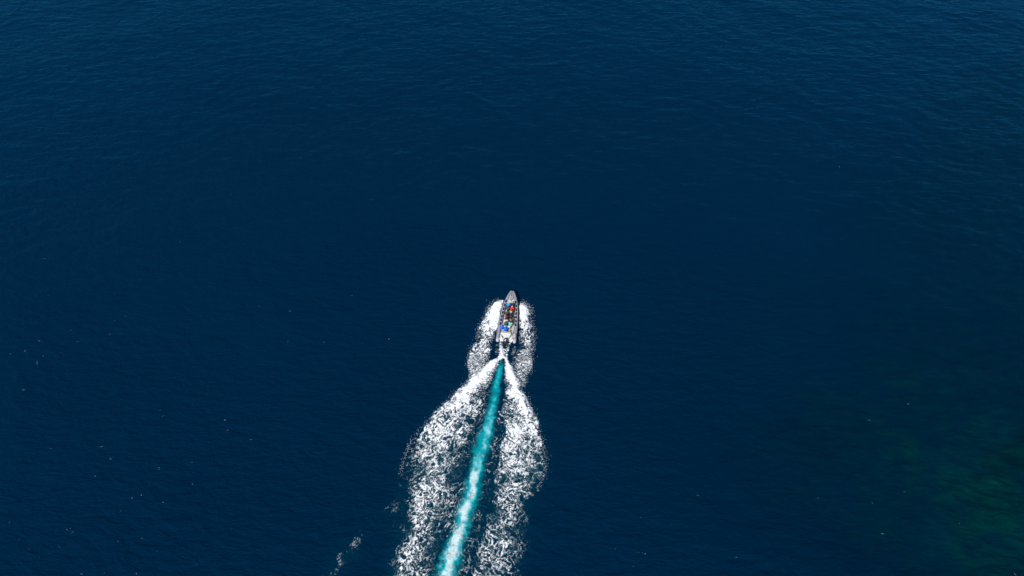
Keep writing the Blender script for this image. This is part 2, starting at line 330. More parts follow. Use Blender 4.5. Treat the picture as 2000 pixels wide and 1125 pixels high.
# ------------------------------------------------------------------ foam of the wake: fine lace mesh
def foam_patch(name, x0, x1, y0, y1, d, label, cat):
    gx = np.arange(x0, x1, d); gy = np.arange(y0, y1, d); GX, GY = np.meshgrid(gx, gy, indexing='ij')
    cov = coverage(GX, GY)
    px, py = to_photo(GX, GY)
    wx = GX+(fbm(GX*.8, GY*.8, 101, 5)-.5)*2.2; wy = GY+(fbm(GX*.8, GY*.8, 131, 5)-.5)*2.2
    side = np.where(px < np.interp(py, RB[:, 0], (RB[:, 1]+RB[:, 2])/2), -1.0, 1.0)
    ang = side*np.radians(32)*sstep(690, 740, py)                  # foam ribs fan back from the stern
    ca, sa = np.cos(ang), np.sin(ang)
    lx = wx*ca+wy*sa; st_ = sstep(700, 780, py); ly = (-wx*sa+wy*ca)*(.85-.27*st_); lx = lx*(1.25-.25*st_)
    def lace(f, k):
        a1, a2 = worley(lx*f*1.15, ly*f*1.15, k+(side > 0)*3); return a2-a1
    fine1 = fbm(GX*7, GY*7, 610, 3); turb = np.abs(fbm(lx*2.9, ly*2.9, 200, 5)*2-1)*2.2; turb2 = np.abs(fbm(wx*1.2+4, wy*1.2, 250, 5)*2-1)*2.2
    small = rank(.42*lace(3.3, 1)+.30*lace(6.5, 2)+.50*turb+.34*fine1)
    vs_ = sstep(.42, .6, fbm(GX*.35+9, GY*.35, 640, 3))
    large = rank((.80*lace(1.5, 4)+.20*turb2)*vs_+(.85*lace(2.6, 6)+.22*turb)*(1-vs_)+.18*lace(4.8, 7)+.13*fine1)
    k = sstep(840, 1000, py+(fbm(GX*.4, GY*.4, 400, 2)-.5)*150)
    nn = rank(small*(1-k)+large*k)
    clump = (fbm(GX*.42, GY*.6, 300, 4)-.5)*(1.0-.25*k)
    cv = np.where(cov > 0, cov+clump*np.clip(cov*2.2, 0, 1)*(1-sstep(.8, 1, cov)), 0)-.05*k
    cv = cv+.35*sstep(.92, 1, cov)+.03*(1-k)*sstep(.5, .9, cov)-.03*k-.035*sstep(715, 760, py)*(1-sstep(.85, 1, cov))
    t = cv-nn
    al = sstep(-.06, .20, t)*sstep(0, .1, cov)
    al = np.clip(al*(.40+.75*sstep(.05, .5, cv))*(.55+.75*sstep(.25, .6, fbm(GX*4.5, GY*4.5, 660, 3)+.35*sstep(.75, 1, cv))), 0, 1)
    veil = (.14+.16*sstep(700, 800, py))*sstep(-.55, .05, t)*sstep(.18, .6, cov)*(.5+fbm(GX*1.5, GY*1.5, 700, 3))
    al = np.maximum(al, veil)
    thick = sstep(-.12, .4, t)
    lump = fbm(GX*3.1, GY*3.1, 510, 4)
    z = sea_z(GX, GY)+.045+.10*thick*lump+.42*sstep(.75, 1.15, cv)*(fbm(GX*1.6, GY*1.6, 520, 4)-.35)*sstep(0, .3, t)
    z = z+.22*sstep(640, 600, py)*sstep(.9, 1.2, cv)*lump
    kv = al > .02
    keep = kv[:-1, :-1] | kv[1:, :-1] | kv[1:, 1:] | kv[:-1, 1:]
    me, used = grid_mesh(name, GX, GY, z, keep)
    attr(me, 'foam_cover', al.ravel()[used]); attr(me, 'thick', thick.ravel()[used])
    o = link(name, me, None, [M_foam]); tag(o, label, cat, None, 'stuff'); return o
M_foam = bpy.data.materials.new('sea_foam'); M_foam.use_nodes = True; n = M_foam.node_tree; b = n.nodes['Principled BSDF']; N = n.nodes.new; Lk = n.links.new
b.inputs['Roughness'].default_value = .9; b.inputs['Specular IOR Level'].default_value = .1
a1 = N('ShaderNodeAttribute'); a1.attribute_name = 'foam_cover'; a2 = N('ShaderNodeAttribute'); a2.attribute_name = 'thick'
cr = N('ShaderNodeValToRGB'); e = cr.color_ramp.elements; e[0].position = 0; e[0].color = (.10, .22, .26, 1); em = e.new(.3); em.color = (.37, .355, .39, 1); e[1].position = .85; e[1].color = (.57, .545, .53, 1)
Lk(a2.outputs['Fac'], cr.inputs[0]); Lk(cr.outputs[0], b.inputs['Base Color']); Lk(a1.outputs['Fac'], b.inputs['Alpha'])
foam_patch('wake_foam', -19, 7, 21.5, 67.5, .055, 'white lacy foam of the boat wake, spreading in two arms and along both tubes', 'foam')
foam_patch('foam_patch', -26, -15, 23, 37, .055, 'small loose patch of foam left of the wake near the bottom edge', 'foam')

# ------------------------------------------------------------------ spray droplets thrown off the edges of the bow wave
def droplets(name, seeds, label, cat):
    V = []; F = []
    base = [(1, 0, 0), (-1, 0, 0), (0, 1, 0), (0, -1, 0), (0, 0, 1), (0, 0, -1)]
    tri = [(0, 2, 4), (2, 1, 4), (1, 3, 4), (3, 0, 4), (2, 0, 5), (1, 2, 5), (3, 1, 5), (0, 3, 5)]
    for (x, y, z, r, ex, ey) in seeds:
        k = len(V)
        for (a, b_, c_) in base: V.append((x+a*r*ex, y+b_*r*ey, z+c_*r*.8))
        F += [(k+i, k+j, k+l) for i, j, l in tri]
    me = bpy.data.meshes.new(name); me.from_pydata(V, [], F); me.update()
    o = link(name, me, None, [M_spray_glint]); return tag(o, label, cat, None, 'stuff')
M_spray_glint = mat('white_spray_glint', (.6, .6, .6), .7, .05)
seeds = []
edges = [([978,966,957,951,946,938,936,934,921,917,916], [587,593,600,615,627,640,652,665,680,700,720], -1),
         ([1017,1025,1031,1036,1035,1037,1041,1042,1040,1037,1034], [590,595,600,608,620,634,648,662,680,700,730], 1),
         ([933,901,866,836,807,798,790,785], [728,760,794,826,862,882,905,930], -1), ([1005,1023,1044,1058,1063,1060,1045], [736,773,816,869,900,930,960], 1)]
for ex_, ey_, sgn in edges:
    for _ in range(520):
        t = random.random()**1.1*(len(ex_)-1); i = int(t); f = t-i; i = min(i, len(ex_)-2)
        pxx = ex_[i]*(1-f)+ex_[i+1]*f; pyy = ey_[i]*(1-f)+ey_[i+1]*f
        dist = abs(random.gauss(0, 3.6)) + (random.random() < .15)*random.uniform(0, 6)
        pxx += sgn*dist; pyy += random.gauss(0, 3)-(dist*.25 if t < 3 else 0)
        x, y = to_sea(pxx, pyy); x = float(x); y = float(y)
        seeds.append((x, y, float(sea_z(np.array([x]), np.array([y]))[0])+abs(random.gauss(0, .14))+.03, random.uniform(.008, .03), random.uniform(.7, 2.2), random.uniform(.7, 1.3)))
droplets('spray_droplets', seeds, 'fine droplets of spray flying off the edges of the wake', 'spray')
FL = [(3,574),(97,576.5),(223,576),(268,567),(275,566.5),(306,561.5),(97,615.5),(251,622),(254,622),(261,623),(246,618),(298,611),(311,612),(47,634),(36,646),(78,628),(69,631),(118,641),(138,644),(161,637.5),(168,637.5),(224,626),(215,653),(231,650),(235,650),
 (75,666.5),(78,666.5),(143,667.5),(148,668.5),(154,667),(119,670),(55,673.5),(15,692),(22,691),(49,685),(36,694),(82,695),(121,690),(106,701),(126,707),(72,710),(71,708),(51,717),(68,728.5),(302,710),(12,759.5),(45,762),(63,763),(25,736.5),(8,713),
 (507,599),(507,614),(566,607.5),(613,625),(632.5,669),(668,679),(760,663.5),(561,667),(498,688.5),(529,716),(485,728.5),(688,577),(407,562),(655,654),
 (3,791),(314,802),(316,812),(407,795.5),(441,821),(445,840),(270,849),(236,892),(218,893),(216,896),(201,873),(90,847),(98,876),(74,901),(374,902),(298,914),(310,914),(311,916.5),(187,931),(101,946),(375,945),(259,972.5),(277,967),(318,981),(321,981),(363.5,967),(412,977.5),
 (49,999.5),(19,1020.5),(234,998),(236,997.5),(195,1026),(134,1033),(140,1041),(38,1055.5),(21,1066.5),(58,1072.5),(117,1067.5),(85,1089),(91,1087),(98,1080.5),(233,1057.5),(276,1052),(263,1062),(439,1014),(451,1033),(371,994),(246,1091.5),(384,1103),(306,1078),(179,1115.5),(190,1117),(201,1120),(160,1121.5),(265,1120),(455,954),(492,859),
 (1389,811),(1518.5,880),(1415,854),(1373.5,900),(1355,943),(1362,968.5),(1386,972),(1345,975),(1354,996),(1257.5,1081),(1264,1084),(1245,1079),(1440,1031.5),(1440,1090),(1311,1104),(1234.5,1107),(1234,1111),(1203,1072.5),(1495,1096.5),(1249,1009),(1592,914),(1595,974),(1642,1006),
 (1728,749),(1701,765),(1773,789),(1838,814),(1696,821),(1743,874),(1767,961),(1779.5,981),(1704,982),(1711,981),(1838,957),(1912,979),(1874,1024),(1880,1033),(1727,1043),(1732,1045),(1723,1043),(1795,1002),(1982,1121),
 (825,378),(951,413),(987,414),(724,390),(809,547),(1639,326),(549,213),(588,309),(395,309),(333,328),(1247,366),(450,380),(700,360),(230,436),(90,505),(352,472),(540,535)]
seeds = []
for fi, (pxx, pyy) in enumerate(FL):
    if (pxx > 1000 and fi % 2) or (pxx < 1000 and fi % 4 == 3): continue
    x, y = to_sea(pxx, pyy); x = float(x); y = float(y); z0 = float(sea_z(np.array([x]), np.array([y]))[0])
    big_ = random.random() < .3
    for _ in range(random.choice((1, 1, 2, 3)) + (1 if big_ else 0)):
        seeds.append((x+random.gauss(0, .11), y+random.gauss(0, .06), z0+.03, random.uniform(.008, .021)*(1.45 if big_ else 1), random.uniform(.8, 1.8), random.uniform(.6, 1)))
droplets('glint_flecks', seeds, 'tiny white flecks standing in for sun glints scattered over the open sea', 'foam')  # sun glints on the wavelets, modelled as small white bits

# ------------------------------------------------------------------ the rigid inflatable boat
bxy = (-0.4177, 62.954); HEAD = math.radians(6.13)
boat = empty('inflatable_boat', (bxy[0], bxy[1], .06), -HEAD); boat.rotation_euler = (math.radians(1.6), 0, -HEAD)
tag(boat, 'grey rigid inflatable speedboat full of passengers with dark pads along its tubes', 'boat')
M_tube = mat('grey_hypalon', (.29, .30, .35), .5, .07, 3, .1)
M_tubel = mat('pale_grey_hypalon', (.48, .49, .54), .5, .06, 5)
M_dark = mat('black_rubber', (.022, .022, .028), .65, .2, 9)
M_pad = mat('charcoal_pad', (.018, .019, .027), .75, .3, 14)
M_deck = mat('beige_deck', (.66, .54, .49), .7, .12, 8, .15)
M_bow = mat('cream_deck', (.60, .57, .52), .6, .1, 6)
M_white = mat('white_gelcoat', (.78, .77, .73), .35, .05, 4, coat=.3)
M_cush = mat('white_vinyl', (.80, .79, .75), .5, .06, 6)
M_olive = mat('olive_grey_locker', (.25, .23, .19), .7, .2, 12)
M_hull = mat('dark_grey_hull', (.05, .052, .06), .35, .15, 3)
M_metal = mat('steel', (.5, .5, .52), .3, .05, 5, metal=1)
M_glass = mat('smoked_screen', (.04, .05, .06), .1, .1, 3)
M_cowl = mat('black_cowling', (.012, .012, .016), .3, .2, 3, coat=.5)
M_line = mat('rope', (.32, .27, .2), .8, .2, 30)
M_seatd = mat('dark_seat', (.03, .028, .03), .6, .3, 10)

TP = np.array([(-4.0, 1.20, .50), (-3.0, 1.20, .51), (-2, 1.18, .52), (-1, 1.13, .54), (0, 1.07, .57), (1, .99, .62), (1.7, .90, .68), (2.4, .77, .75), (3.0, .62, .82), (3.5, .45, .89), (3.9, .29, .95), (4.12, .19, .98)])
def tube_at(y, s=1):
    x = np.interp(y, TP[:, 0], TP[:, 1]); z = np.interp(y, TP[:, 0], TP[:, 2]); r = np.interp(y, [-4, 2.2, 4.12], [.265, .255, .185]); return float(s*x), float(z), float(r)
for s in (-1, 1):
    bm = bmesh.new(); ys = np.linspace(-3.95, 4.12, 46)
    P = [(tube_at(y, s)[0], y, tube_at(y, s)[1]) for y in ys]; R = [tube_at(y)[2] for y in ys]
    add_tube(bm, P, R, 24); tube = finish('tube', bm, M_tube, boat, True)
    bm = bmesh.new(); x0, z0, r0 = tube_at(-3.95, s)
    add_tube(bm, [(x0, -3.955, z0), (x0, -4.0, z0), (x0, -4.2, z0), (x0, -4.33, z0), (x0, -4.38, z0)], [r0+.006, r0+.006, r0*.86, r0*.6, r0*.25], 24); finish('tube_end_cone', bm, M_tubel, tube, True)
    # rubbing strake on the outer side
    bm = bmesh.new(); ys = np.linspace(-3.9, 4.1, 40); rr = []
    for y in ys:
        x, z, r = tube_at(y); 
        rr.append([bm.verts.new((s*(x+r*math.cos(a)*k), y, z+r*math.sin(a)*k)) for a, k in ((-.75, 1.0), (-.6, 1.08), (-.3, 1.2), (.02, 1.22), (.22, 1.1), (.30, 1.0))])
    for r0_, r1_ in zip(rr, rr[1:]):
        for k in range(5): bm.faces.new((r0_[k], r0_[k+1], r1_[k+1], r1_[k]))
    bmesh.ops.recalc_face_normals(bm, faces=bm.faces); finish('rubbing_strake', bm, M_dark, tube, True)
    # dark line along the inboard side of the tube
    bm = bmesh.new(); add_tube(bm, [(tube_at(y, s)[0]-s*(tube_at(y)[2]*.93), y, tube_at(y)[1]+.11) for y in np.linspace(-3.3, 2.2, 26)], .035, 8)
    finish('inner_dark_line', bm, M_dark, tube, True)
    # pads
    for k in range(7):
        yc = 2.42-k*.645
        def patch_(half_l, half_a, lift, mm, parent, name):
            bm = bmesh.new(); g = []
            for i in range(11):
                u = -1+2*i/10; row = []
                ww = (1-abs(u)**3.2)**(1/2.4) if abs(u) < 1 else 0
                for j in range(7):
                    v = -1+2*j/6; y = yc+u*half_l; x, z, r = tube_at(y)
                    a = math.pi/2+s*0+v*half_a*max(ww, .05)+.12
                    e_ = lift*(1 if abs(v) < .9 and abs(u) < .95 else .15)
                    row.append(bm.verts.new((s*(x+math.cos(a)*(r+e_)), y, z+math.sin(a)*(r+e_))))
                g.append(row)
            for a_, b_ in zip(g, g[1:]):
                for j in range(6): bm.faces.new((a_[j], a_[j+1], b_[j+1], b_[j]))
            bmesh.ops.recalc_face_normals(bm, faces=bm.faces)
            if sum(f.normal.z for f in bm.faces) < 0: bmesh.ops.reverse_faces(bm, faces=bm.faces)
            return finish(name, bm, mm, parent, True)
        rim = patch_(.315, .80, .008, M_tubel, tube, 'pad_rim')
        patch_(.272, .60, .026, M_pad, tube, 'tube_pad')
# bow nose piece, hull, decks
bm = bmesh.new(); add_tube(bm, [(-.27, 4.10, .97), (-.1, 4.19, .98), (.1, 4.19, .98), (.27, 4.10, .97)], [.17, .185, .185, .17], 16); finish('nose_bridge', bm, M_tubel, boat, True)
bm = bmesh.new(); add_box(bm, (0, 4.14, 1.17), (.2, .13, .06), .015); add_box(bm, (0, 4.26, 1.16), (.08, .12, .05), .01); finish('bow_roller', bm, M_dark, boat)
bm = bmesh.new(); secs = []
for y in (-3.75, -2.5, -1, .5, 1.8, 2.8, 3.6, 4.05):
    x = tube_at(y)[0]; z = tube_at(y)[1]; kz = np.interp(y, [-3.75, 1, 2.8, 4.05], [-.32, -.28, .05, .75]); cx = max(x-.12, .02)
    secs.append([bm.verts.new(v) for v in ((-cx, y, z-.02), (-cx, y, z-.3), (0, y, kz), (cx, y, z-.3), (cx, y, z-.02))])
for a_, b_ in zip(secs, secs[1:]):
    for k in range(4): bm.faces.new((a_[k], b_[k], b_[k+1], a_[k+1]))
bm.faces.new(secs[0]); finish('hull', bm, M_hull, boat)
def plan(name, y0, y1, z, inset, mm, n_=14, zz=None, th=.03):
    bm = bmesh.new(); ys = np.linspace(y0, y1, n_); top = []; bot = []
    for y in ys:
        x = max(tube_at(y)[0]-inset, .03); h = z if zz is None else z+(zz-z)*(y-y0)/(y1-y0)
        top.append((bm.verts.new((-x, y, h)), bm.verts.new((x, y, h)))); bot.append((bm.verts.new((-x, y, h-th)), bm.verts.new((x, y, h-th))))
    for i in range(n_-1):
        bm.faces.new((top[i][0], top[i][1], top[i+1][1], top[i+1][0])); bm.faces.new((bot[i][1], bot[i][0], bot[i+1][0], bot[i+1][1]))
    bm.faces.new((top[0][1], top[0][0], bot[0][0], bot[0][1])); bm.faces.new((top[-1][0], top[-1][1], bot[-1][1], bot[-1][0]))
    return finish(name, bm, mm, boat)
plan('deck', -3.7, 2.15, .42, .12, M_deck)
plan('bow_deck', 2.12, 3.95, .80, .10, M_bow, zz=1.02)
bm = bmesh.new(); add_box(bm, (0, 2.1, .61), (1.45, .05, .42), .01); finish('bow_bulkhead', bm, M_bow, boat)
bm = bmesh.new(); add_box(bm, (.03, 3.05, .98), (.52, .5, .18), .03); lk = finish('bow_locker', bm, M_olive, boat)
bm = bmesh.new(); add_box(bm, (.03, 3.05, 1.09), (.44, .42, .03), .012); lid = finish('locker_lid', bm, mat('taupe_lid', (.36, .32, .27), .6, .15, 12), lk)
bm = bmesh.new(); add_box(bm, (0, 2.62, .93), (.07, .3, .05), .01); add_box(bm, (0, 2.62, .97), (.26, .05, .04), .01); add_tube(bm, [(0, 2.5, .93), (0, 2.5, 1.02)], .025, 8); finish('deck_cleat', bm, M_metal, boat)
bm = bmesh.new(); add_tube(bm, [(.0, 3.45, 1.03), (.0, 3.6, 1.06), (.0, 3.8, 1.07), (0, 3.98, 1.14)], [.06, .05, .035, .03], 8); add_tube(bm, [(-.14, 3.62, 1.06), (.14, 3.62, 1.06)], .03, 8); finish('anchor', bm, M_dark, boat)
bm = bmesh.new(); add_tube(bm, [(.05+.17*math.cos(t)*(1-t/60), 3.42+.12*math.sin(t), 1.04+t*.003) for t in np.linspace(0, 18, 70)], .014, 6); finish('anchor_rope', bm, M_line, boat, True)
for s in (-1, 1):
    bm = bmesh.new(); add_tube(bm, [(s*.55, 2.3, .86), (s*.55, 2.32, 1.05), (s*.42, 3.0, 1.14), (s*.25, 3.6, 1.2), (s*.1, 3.9, 1.22), (s*.1, 3.95, 1.1)], .016, 8); finish('bow_rail', bm, M_metal, boat, True)
# tube handles + lifeline
for s in (-1, 1):
    bm = bmesh.new(); pts = []
    for i, y in enumerate(np.linspace(-3.6, 3.4, 45)):
        x, z, r = tube_at(y); a = .62-.22*abs(math.sin(i*math.pi/4)); pts.append((s*(x+(r+.02)*math.cos(a)), y, z+(r+.02)*math.sin(a)))
    add_tube(bm, pts, .013, 6); finish('lifeline', bm, M_dark, boat, True)
# side decks inside, light strip along starboard
bm = bmesh.new(); add_box(bm, (.80, -2.3, .56), (.26, 1.7, .26), .03); add_box(bm, (.80, -2.3, .70), (.24, 1.6, .03), .01); finish('side_locker', bm, mat('sand_locker', (.55, .50, .40), .6, .1, 8), boat)
# passenger seats: straddle pods
def pod(x, y, l=.5):
    bm = bmesh.new(); add_box(bm, (x, y, .61), (.26, l, .38), .04); b_ = finish('seat_pod', bm, M_white, boat)
    bm = bmesh.new(); add_box(bm, (x, y, .835), (.34, l+.02, .09), .035); add_box(bm, (x, y-l/2-.02, 1.0), (.32, .07, .3), .03); finish('seat_cushion', bm, M_seatd, b_)
    bm = bmesh.new(); add_tube(bm, [(x-.14, y+l/2, .8), (x-.14, y+l/2+.05, 1.05), (x+.14, y+l/2+.05, 1.05), (x+.14, y+l/2, .8)], .016, 6); finish('grab_rail', bm, M_metal, b_)
# console
bm = bmesh.new(); add_box(bm, (-.32, -1.16, .82), (.56, .42, .8), .05); cons = finish('helm_console', bm, M_white, boat)
bm = bmesh.new(); add_box(bm, (-.32, -1.15, 1.235), (.50, .40, .05), .02); finish('console_top', bm, M_cush, cons)
bm = bmesh.new(); add_box(bm, (-.32, -.97, 1.38), (.5, .02, .28), 0, 0, -.35); finish('windscreen', bm, M_glass, cons)
bm = bmesh.new(); add_box(bm, (-.32, -1.375, 1.12), (.4, .03, .18), .01); finish('dashboard', bm, M_dark, cons)
bm = bmesh.new(); add_tube(bm, [(-.32+.17*math.cos(t), -1.45+.03*math.sin(t), 1.12+.17*math.sin(t)) for t in np.linspace(0, 2*math.pi, 25)], .015, 6, False)
for t in (0, 2.1, 4.2): add_tube(bm, [(-.32, -1.44, 1.12), (-.32+.17*math.cos(t), -1.45, 1.12+.17*math.sin(t))], .01, 6)
finish('steering_wheel', bm, M_dark, cons, True)
# white helm bench of two cushions
bm = bmesh.new(); add_box(bm, (-.05, -1.93, .66), (.95, .36, .46), .04); bench = finish('helm_bench', bm, M_white, boat)
for x in (-.29, .19):
    bm = bmesh.new(); add_box(bm, (x, -1.93, .93), (.46, .38, .1), .035); add_box(bm, (x, -2.12, 1.13), (.45, .1, .36), .04, 0, .08); finish('bench_cushion', bm, M_cush, bench)
bm = bmesh.new(); add_tube(bm, [(.1, -2.2, .8), (.1, -2.34, 1.2), (.48, -2.34, 1.2), (.48, -2.2, .8)], .02, 8); add_tube(bm, [(.12, -2.3, 1.0), (.46, -2.3, 1.0)], .015, 6); finish('bench_rail', bm, M_metal, bench, True)
bm = bmesh.new(); add_box(bm, (.32, -2.55, .62), (.34, .42, .38), .04); cool = finish('equipment_box', bm, mat('grey_plastic', (.16, .16, .17), .6, .2, 14), boat)
for dy in (-.12, .1):
    bm = bmesh.new(); add_box(bm, (.32, -2.55+dy, .825), (.24, .08, .03), .01); finish('box_latch', bm, M_cush, cool)
# stern bench with backrest
bm = bmesh.new(); add_box(bm, (-.12, -3.02, .62), (1.5, .4, .4), .04); sb = finish('stern_bench', bm, M_white, boat)
bm = bmesh.new(); add_box(bm, (-.12, -3.0, .86), (1.4, .36, .08), .03); finish('bench_cushion', bm, mat('cream_vinyl', (.62, .56, .47), .6, .1, 8), sb)
bm = bmesh.new(); add_box(bm, (-.12, -3.24, .99), (1.5, .1, .34), .04); finish('bench_backrest', bm, M_cush, sb)
# engine well: sloped white moulding, transom, curved side mouldings
bm = bmesh.new()
vs = [(-.72, -3.3, .93), (.55, -3.3, .93), (.40, -3.72, .74), (-.30, -3.80, .70)]; t_ = [bm.verts.new(v) for v in vs]; b_ = [bm.verts.new((v[0], v[1], .45)) for v in vs]
bm.faces.new(t_[::-1]); bm.faces.new(b_)
for k in range(4): bm.faces.new((t_[k], t_[(k+1) % 4], b_[(k+1) % 4], b_[k]))
bmesh.ops.recalc_face_normals(bm, faces=bm.faces); finish('engine_well', bm, mat('greenish_white_gelcoat', (.56, .60, .55), .4, .12, 5), boat)
bm = bmesh.new(); add_box(bm, (0, -3.86, .50), (2.0, .1, .55), .03); tr_ = finish('transom', bm, M_white, boat)
for s in (-1, 1):
    bm = bmesh.new(); add_tube(bm, [(s*.82, -3.28, .78), (s*.80, -3.5, .84), (s*.70, -3.75, .82), (s*.55, -3.95, .72), (s*.45, -4.0, .55)], [.07, .10, .11, .10, .07], 12); finish('transom_moulding', bm, M_white, tr_, True)
    bm = bmesh.new(); add_box(bm, (s*.62, -4.02, .40), (.5, .26, .06), .02); finish('swim_step', bm, M_white, tr_)
bm = bmesh.new(); add_box(bm, (-.52, -3.66, .80), (.07, .3, .12), .02, .25); finish('boat_hook_clip', bm, M_dark, boat)
bm = bmesh.new(); add_box(bm, (.5, -3.62, .8), (.26, .2, .16), .04, -.4); finish('battery_cover', bm, mat('tan_box', (.52, .42, .28), .6, .1, 10), boat)
# folded tow arch lying on port quarter
bm = bmesh.new(); add_tube(bm, [(-.86, -3.1, .62), (-.84, -3.1, 1.35), (-.6, -3.14, 1.52), (.5, -3.14, 1.52), (.74, -3.1, 1.35), (.76, -3.1, .62)], .022, 8); finish('ski_arch', bm, M_metal, boat, True)
# outboard motor
mot = bmesh.new()
prof = [(-4.02, 0.0, .98, .05), (-4.05, 0, 1.0, .15), (-4.15, 0, 1.02, .205), (-4.32, 0, 1.0, .225), (-4.5, 0, .96, .21), (-4.64, 0, .92, .16), (-4.72, 0, .89, .06)]
rings = []
for (y, x, z, r) in prof:
    rings.append([mot.verts.new((x+r*1.36*math.cos(t), -4.02+(y+4.02)*1.15, z+.05+r*1.25*math.sin(t)*(1 if math.sin(t) > 0 else 1.5))) for t in np.linspace(0, 2*math.pi, 20, endpoint=False)])
for a_, b_ in zip(rings, rings[1:]):
    for k in range(20): mot.faces.new((a_[k], a_[(k+1) % 20], b_[(k+1) % 20], b_[k]))
mot.faces.new(rings[0]); mot.faces.new(rings[-1]); bmesh.ops.recalc_face_normals(mot, faces=mot.faces)
eng = finish('outboard_motor', mot, M_cowl, boat, True)
bm = bmesh.new(); add_ball(bm, (-.03, -4.46, 1.31), .115, (1, 1.2, .35)); finish('cowling_highlight', bm, M_white, eng, True)  # white oval modelled as the bright reflection on the cowling
bm = bmesh.new(); add_tube(bm, [(0, -4.35, .8), (0, -4.4, .3), (0, -4.42, -.3), (0, -4.42, -.5)], [.13, .09, .07, .05], 12); add_box(bm, (0, -4.45, -.12), (.3, .5, .02), .005); add_tube(bm, [(0, -4.2, -.42), (0, -4.4, -.44), (0, -4.62, -.42)], [.03, .06, .05], 10); finish('drive_leg', bm, M_cowl, eng, True)
bm = bmesh.new(); add_tube(bm, [(0, -4.6, -.43), (0, -4.74, -.43)], [.05, .03], 10)
for k in range(3):
    a = k*2.094; add_box(bm, (math.cos(a)*.1, -4.66, -.43+math.sin(a)*.1), (.14, .02, .1), .005)
finish('propeller', bm, M_metal, eng)
bm = bmesh.new(); add_box(bm, (0, -3.99, .72), (.3, .16, .42), .02); finish('clamp_bracket', bm, M_dark, eng)

# ------------------------------------------------------------------ people
def bones(pose):
    """joint -> (x, y, z), origin at the underside of the hips"""
    P = dict(hip=(0, 0, .10), waist=(0, .01, .24), chest=(0, .04, .42), neck=(0, .06, .56), head=(0, .09, .70))
    for s, k in ((-1, 'L'), (1, 'R')):
        P['sh'+k] = (s*.17, .04, .50); P['el'+k] = (s*.27, .17, .27); P['wr'+k] = (s*.17, .38, .24)
        P['hj'+k] = (s*.10, .01, .09); P['kn'+k] = (s*.21, .40, .05); P['an'+k] = (s*.22, .36, -.36); P['to'+k] = (s*.24, .54, -.41)
    if pose == 'lean':
        for j, d in (('waist', .05), ('chest', .12), ('neck', .20), ('head', .27), ('shL', .16), ('shR', .16)):
            x, y, z = P[j]; P[j] = (x, y+d, z-d*.25)
        for k, s in (('L', -1), ('R', 1)): P['el'+k] = (s*.27, .34, .24); P['wr'+k] = (s*.18, .50, .16)
    if pose == 'armout':
        P['elR'] = (.38, .12, .36); P['wrR'] = (.58, .20, .30); P['head'] = (.03, .07, .70)
        P['knR'] = (.24, .38, .05)
    if pose == 'stand':
        for k, s in (('L', -1), ('R', 1)):
            P['kn'+k] = (s*.13, .06, -.36); P['an'+k] = (s*.15, -.02, -.78); P['to'+k] = (s*.17, .14, -.83); P['el'+k] = (s*.27, .14, .26); P['wr'+k] = (s*.15, .38, .30)
    if pose == 'recline':
        P.update(waist=(0, -.03, .23), chest=(0, -.09, .40), neck=(0, -.09, .55), head=(0, -.06, .69), shL=(-.17, -.10, .48), shR=(.17, -.10, .48),
                 elL=(-.28, -.18, .24), wrL=(-.26, -.10, .02), elR=(.27, .02, .26), wrR=(.16, .22, .18))
        for k, s in (('L', -1), ('R', 1)): P['kn'+k] = (s*.12, .42, .12); P['an'+k] = (s*.13, .78, -.12); P['to'+k] = (s*.17, .90, -.02)
    return {k: Vector(v) for k, v in P.items()}
SEG = [('hip', 'waist', .135, .125, 'torso'), ('waist', 'chest', .125, .150, 'torso'), ('chest', 'neck', .13, .06, 'torso'), ('neck', 'head', .052, .06, 'head')]
for k in 'LR':
    SEG += [('chest', 'sh'+k, .10, .065, 'torso'), ('sh'+k, 'el'+k, .058, .044, 'uarm'), ('el'+k, 'wr'+k, .044, .028, 'farm'), ('hip', 'hj'+k, .12, .10, 'hips'),
            ('hj'+k, 'kn'+k, .092, .060, 'thigh'), ('kn'+k, 'an'+k, .060, .038, 'shin'), ('an'+k, 'to'+k, .042, .032, 'foot')]
def cone_to(bm, a, b, ra, rb):
    d = b-a; L = max(d.length, 1e-4); M = Matrix.Translation((a+b)/2) @ d.to_track_quat('Z', 'Y').to_matrix().to_4x4()
    bmesh.ops.create_cone(bm, cap_ends=True, segments=12, radius1=ra, radius2=rb, depth=L, matrix=M)
    for p, r in ((a, ra), (b, rb)): bmesh.ops.create_icosphere(bm, subdivisions=2, radius=r, matrix=Matrix.Translation(p))
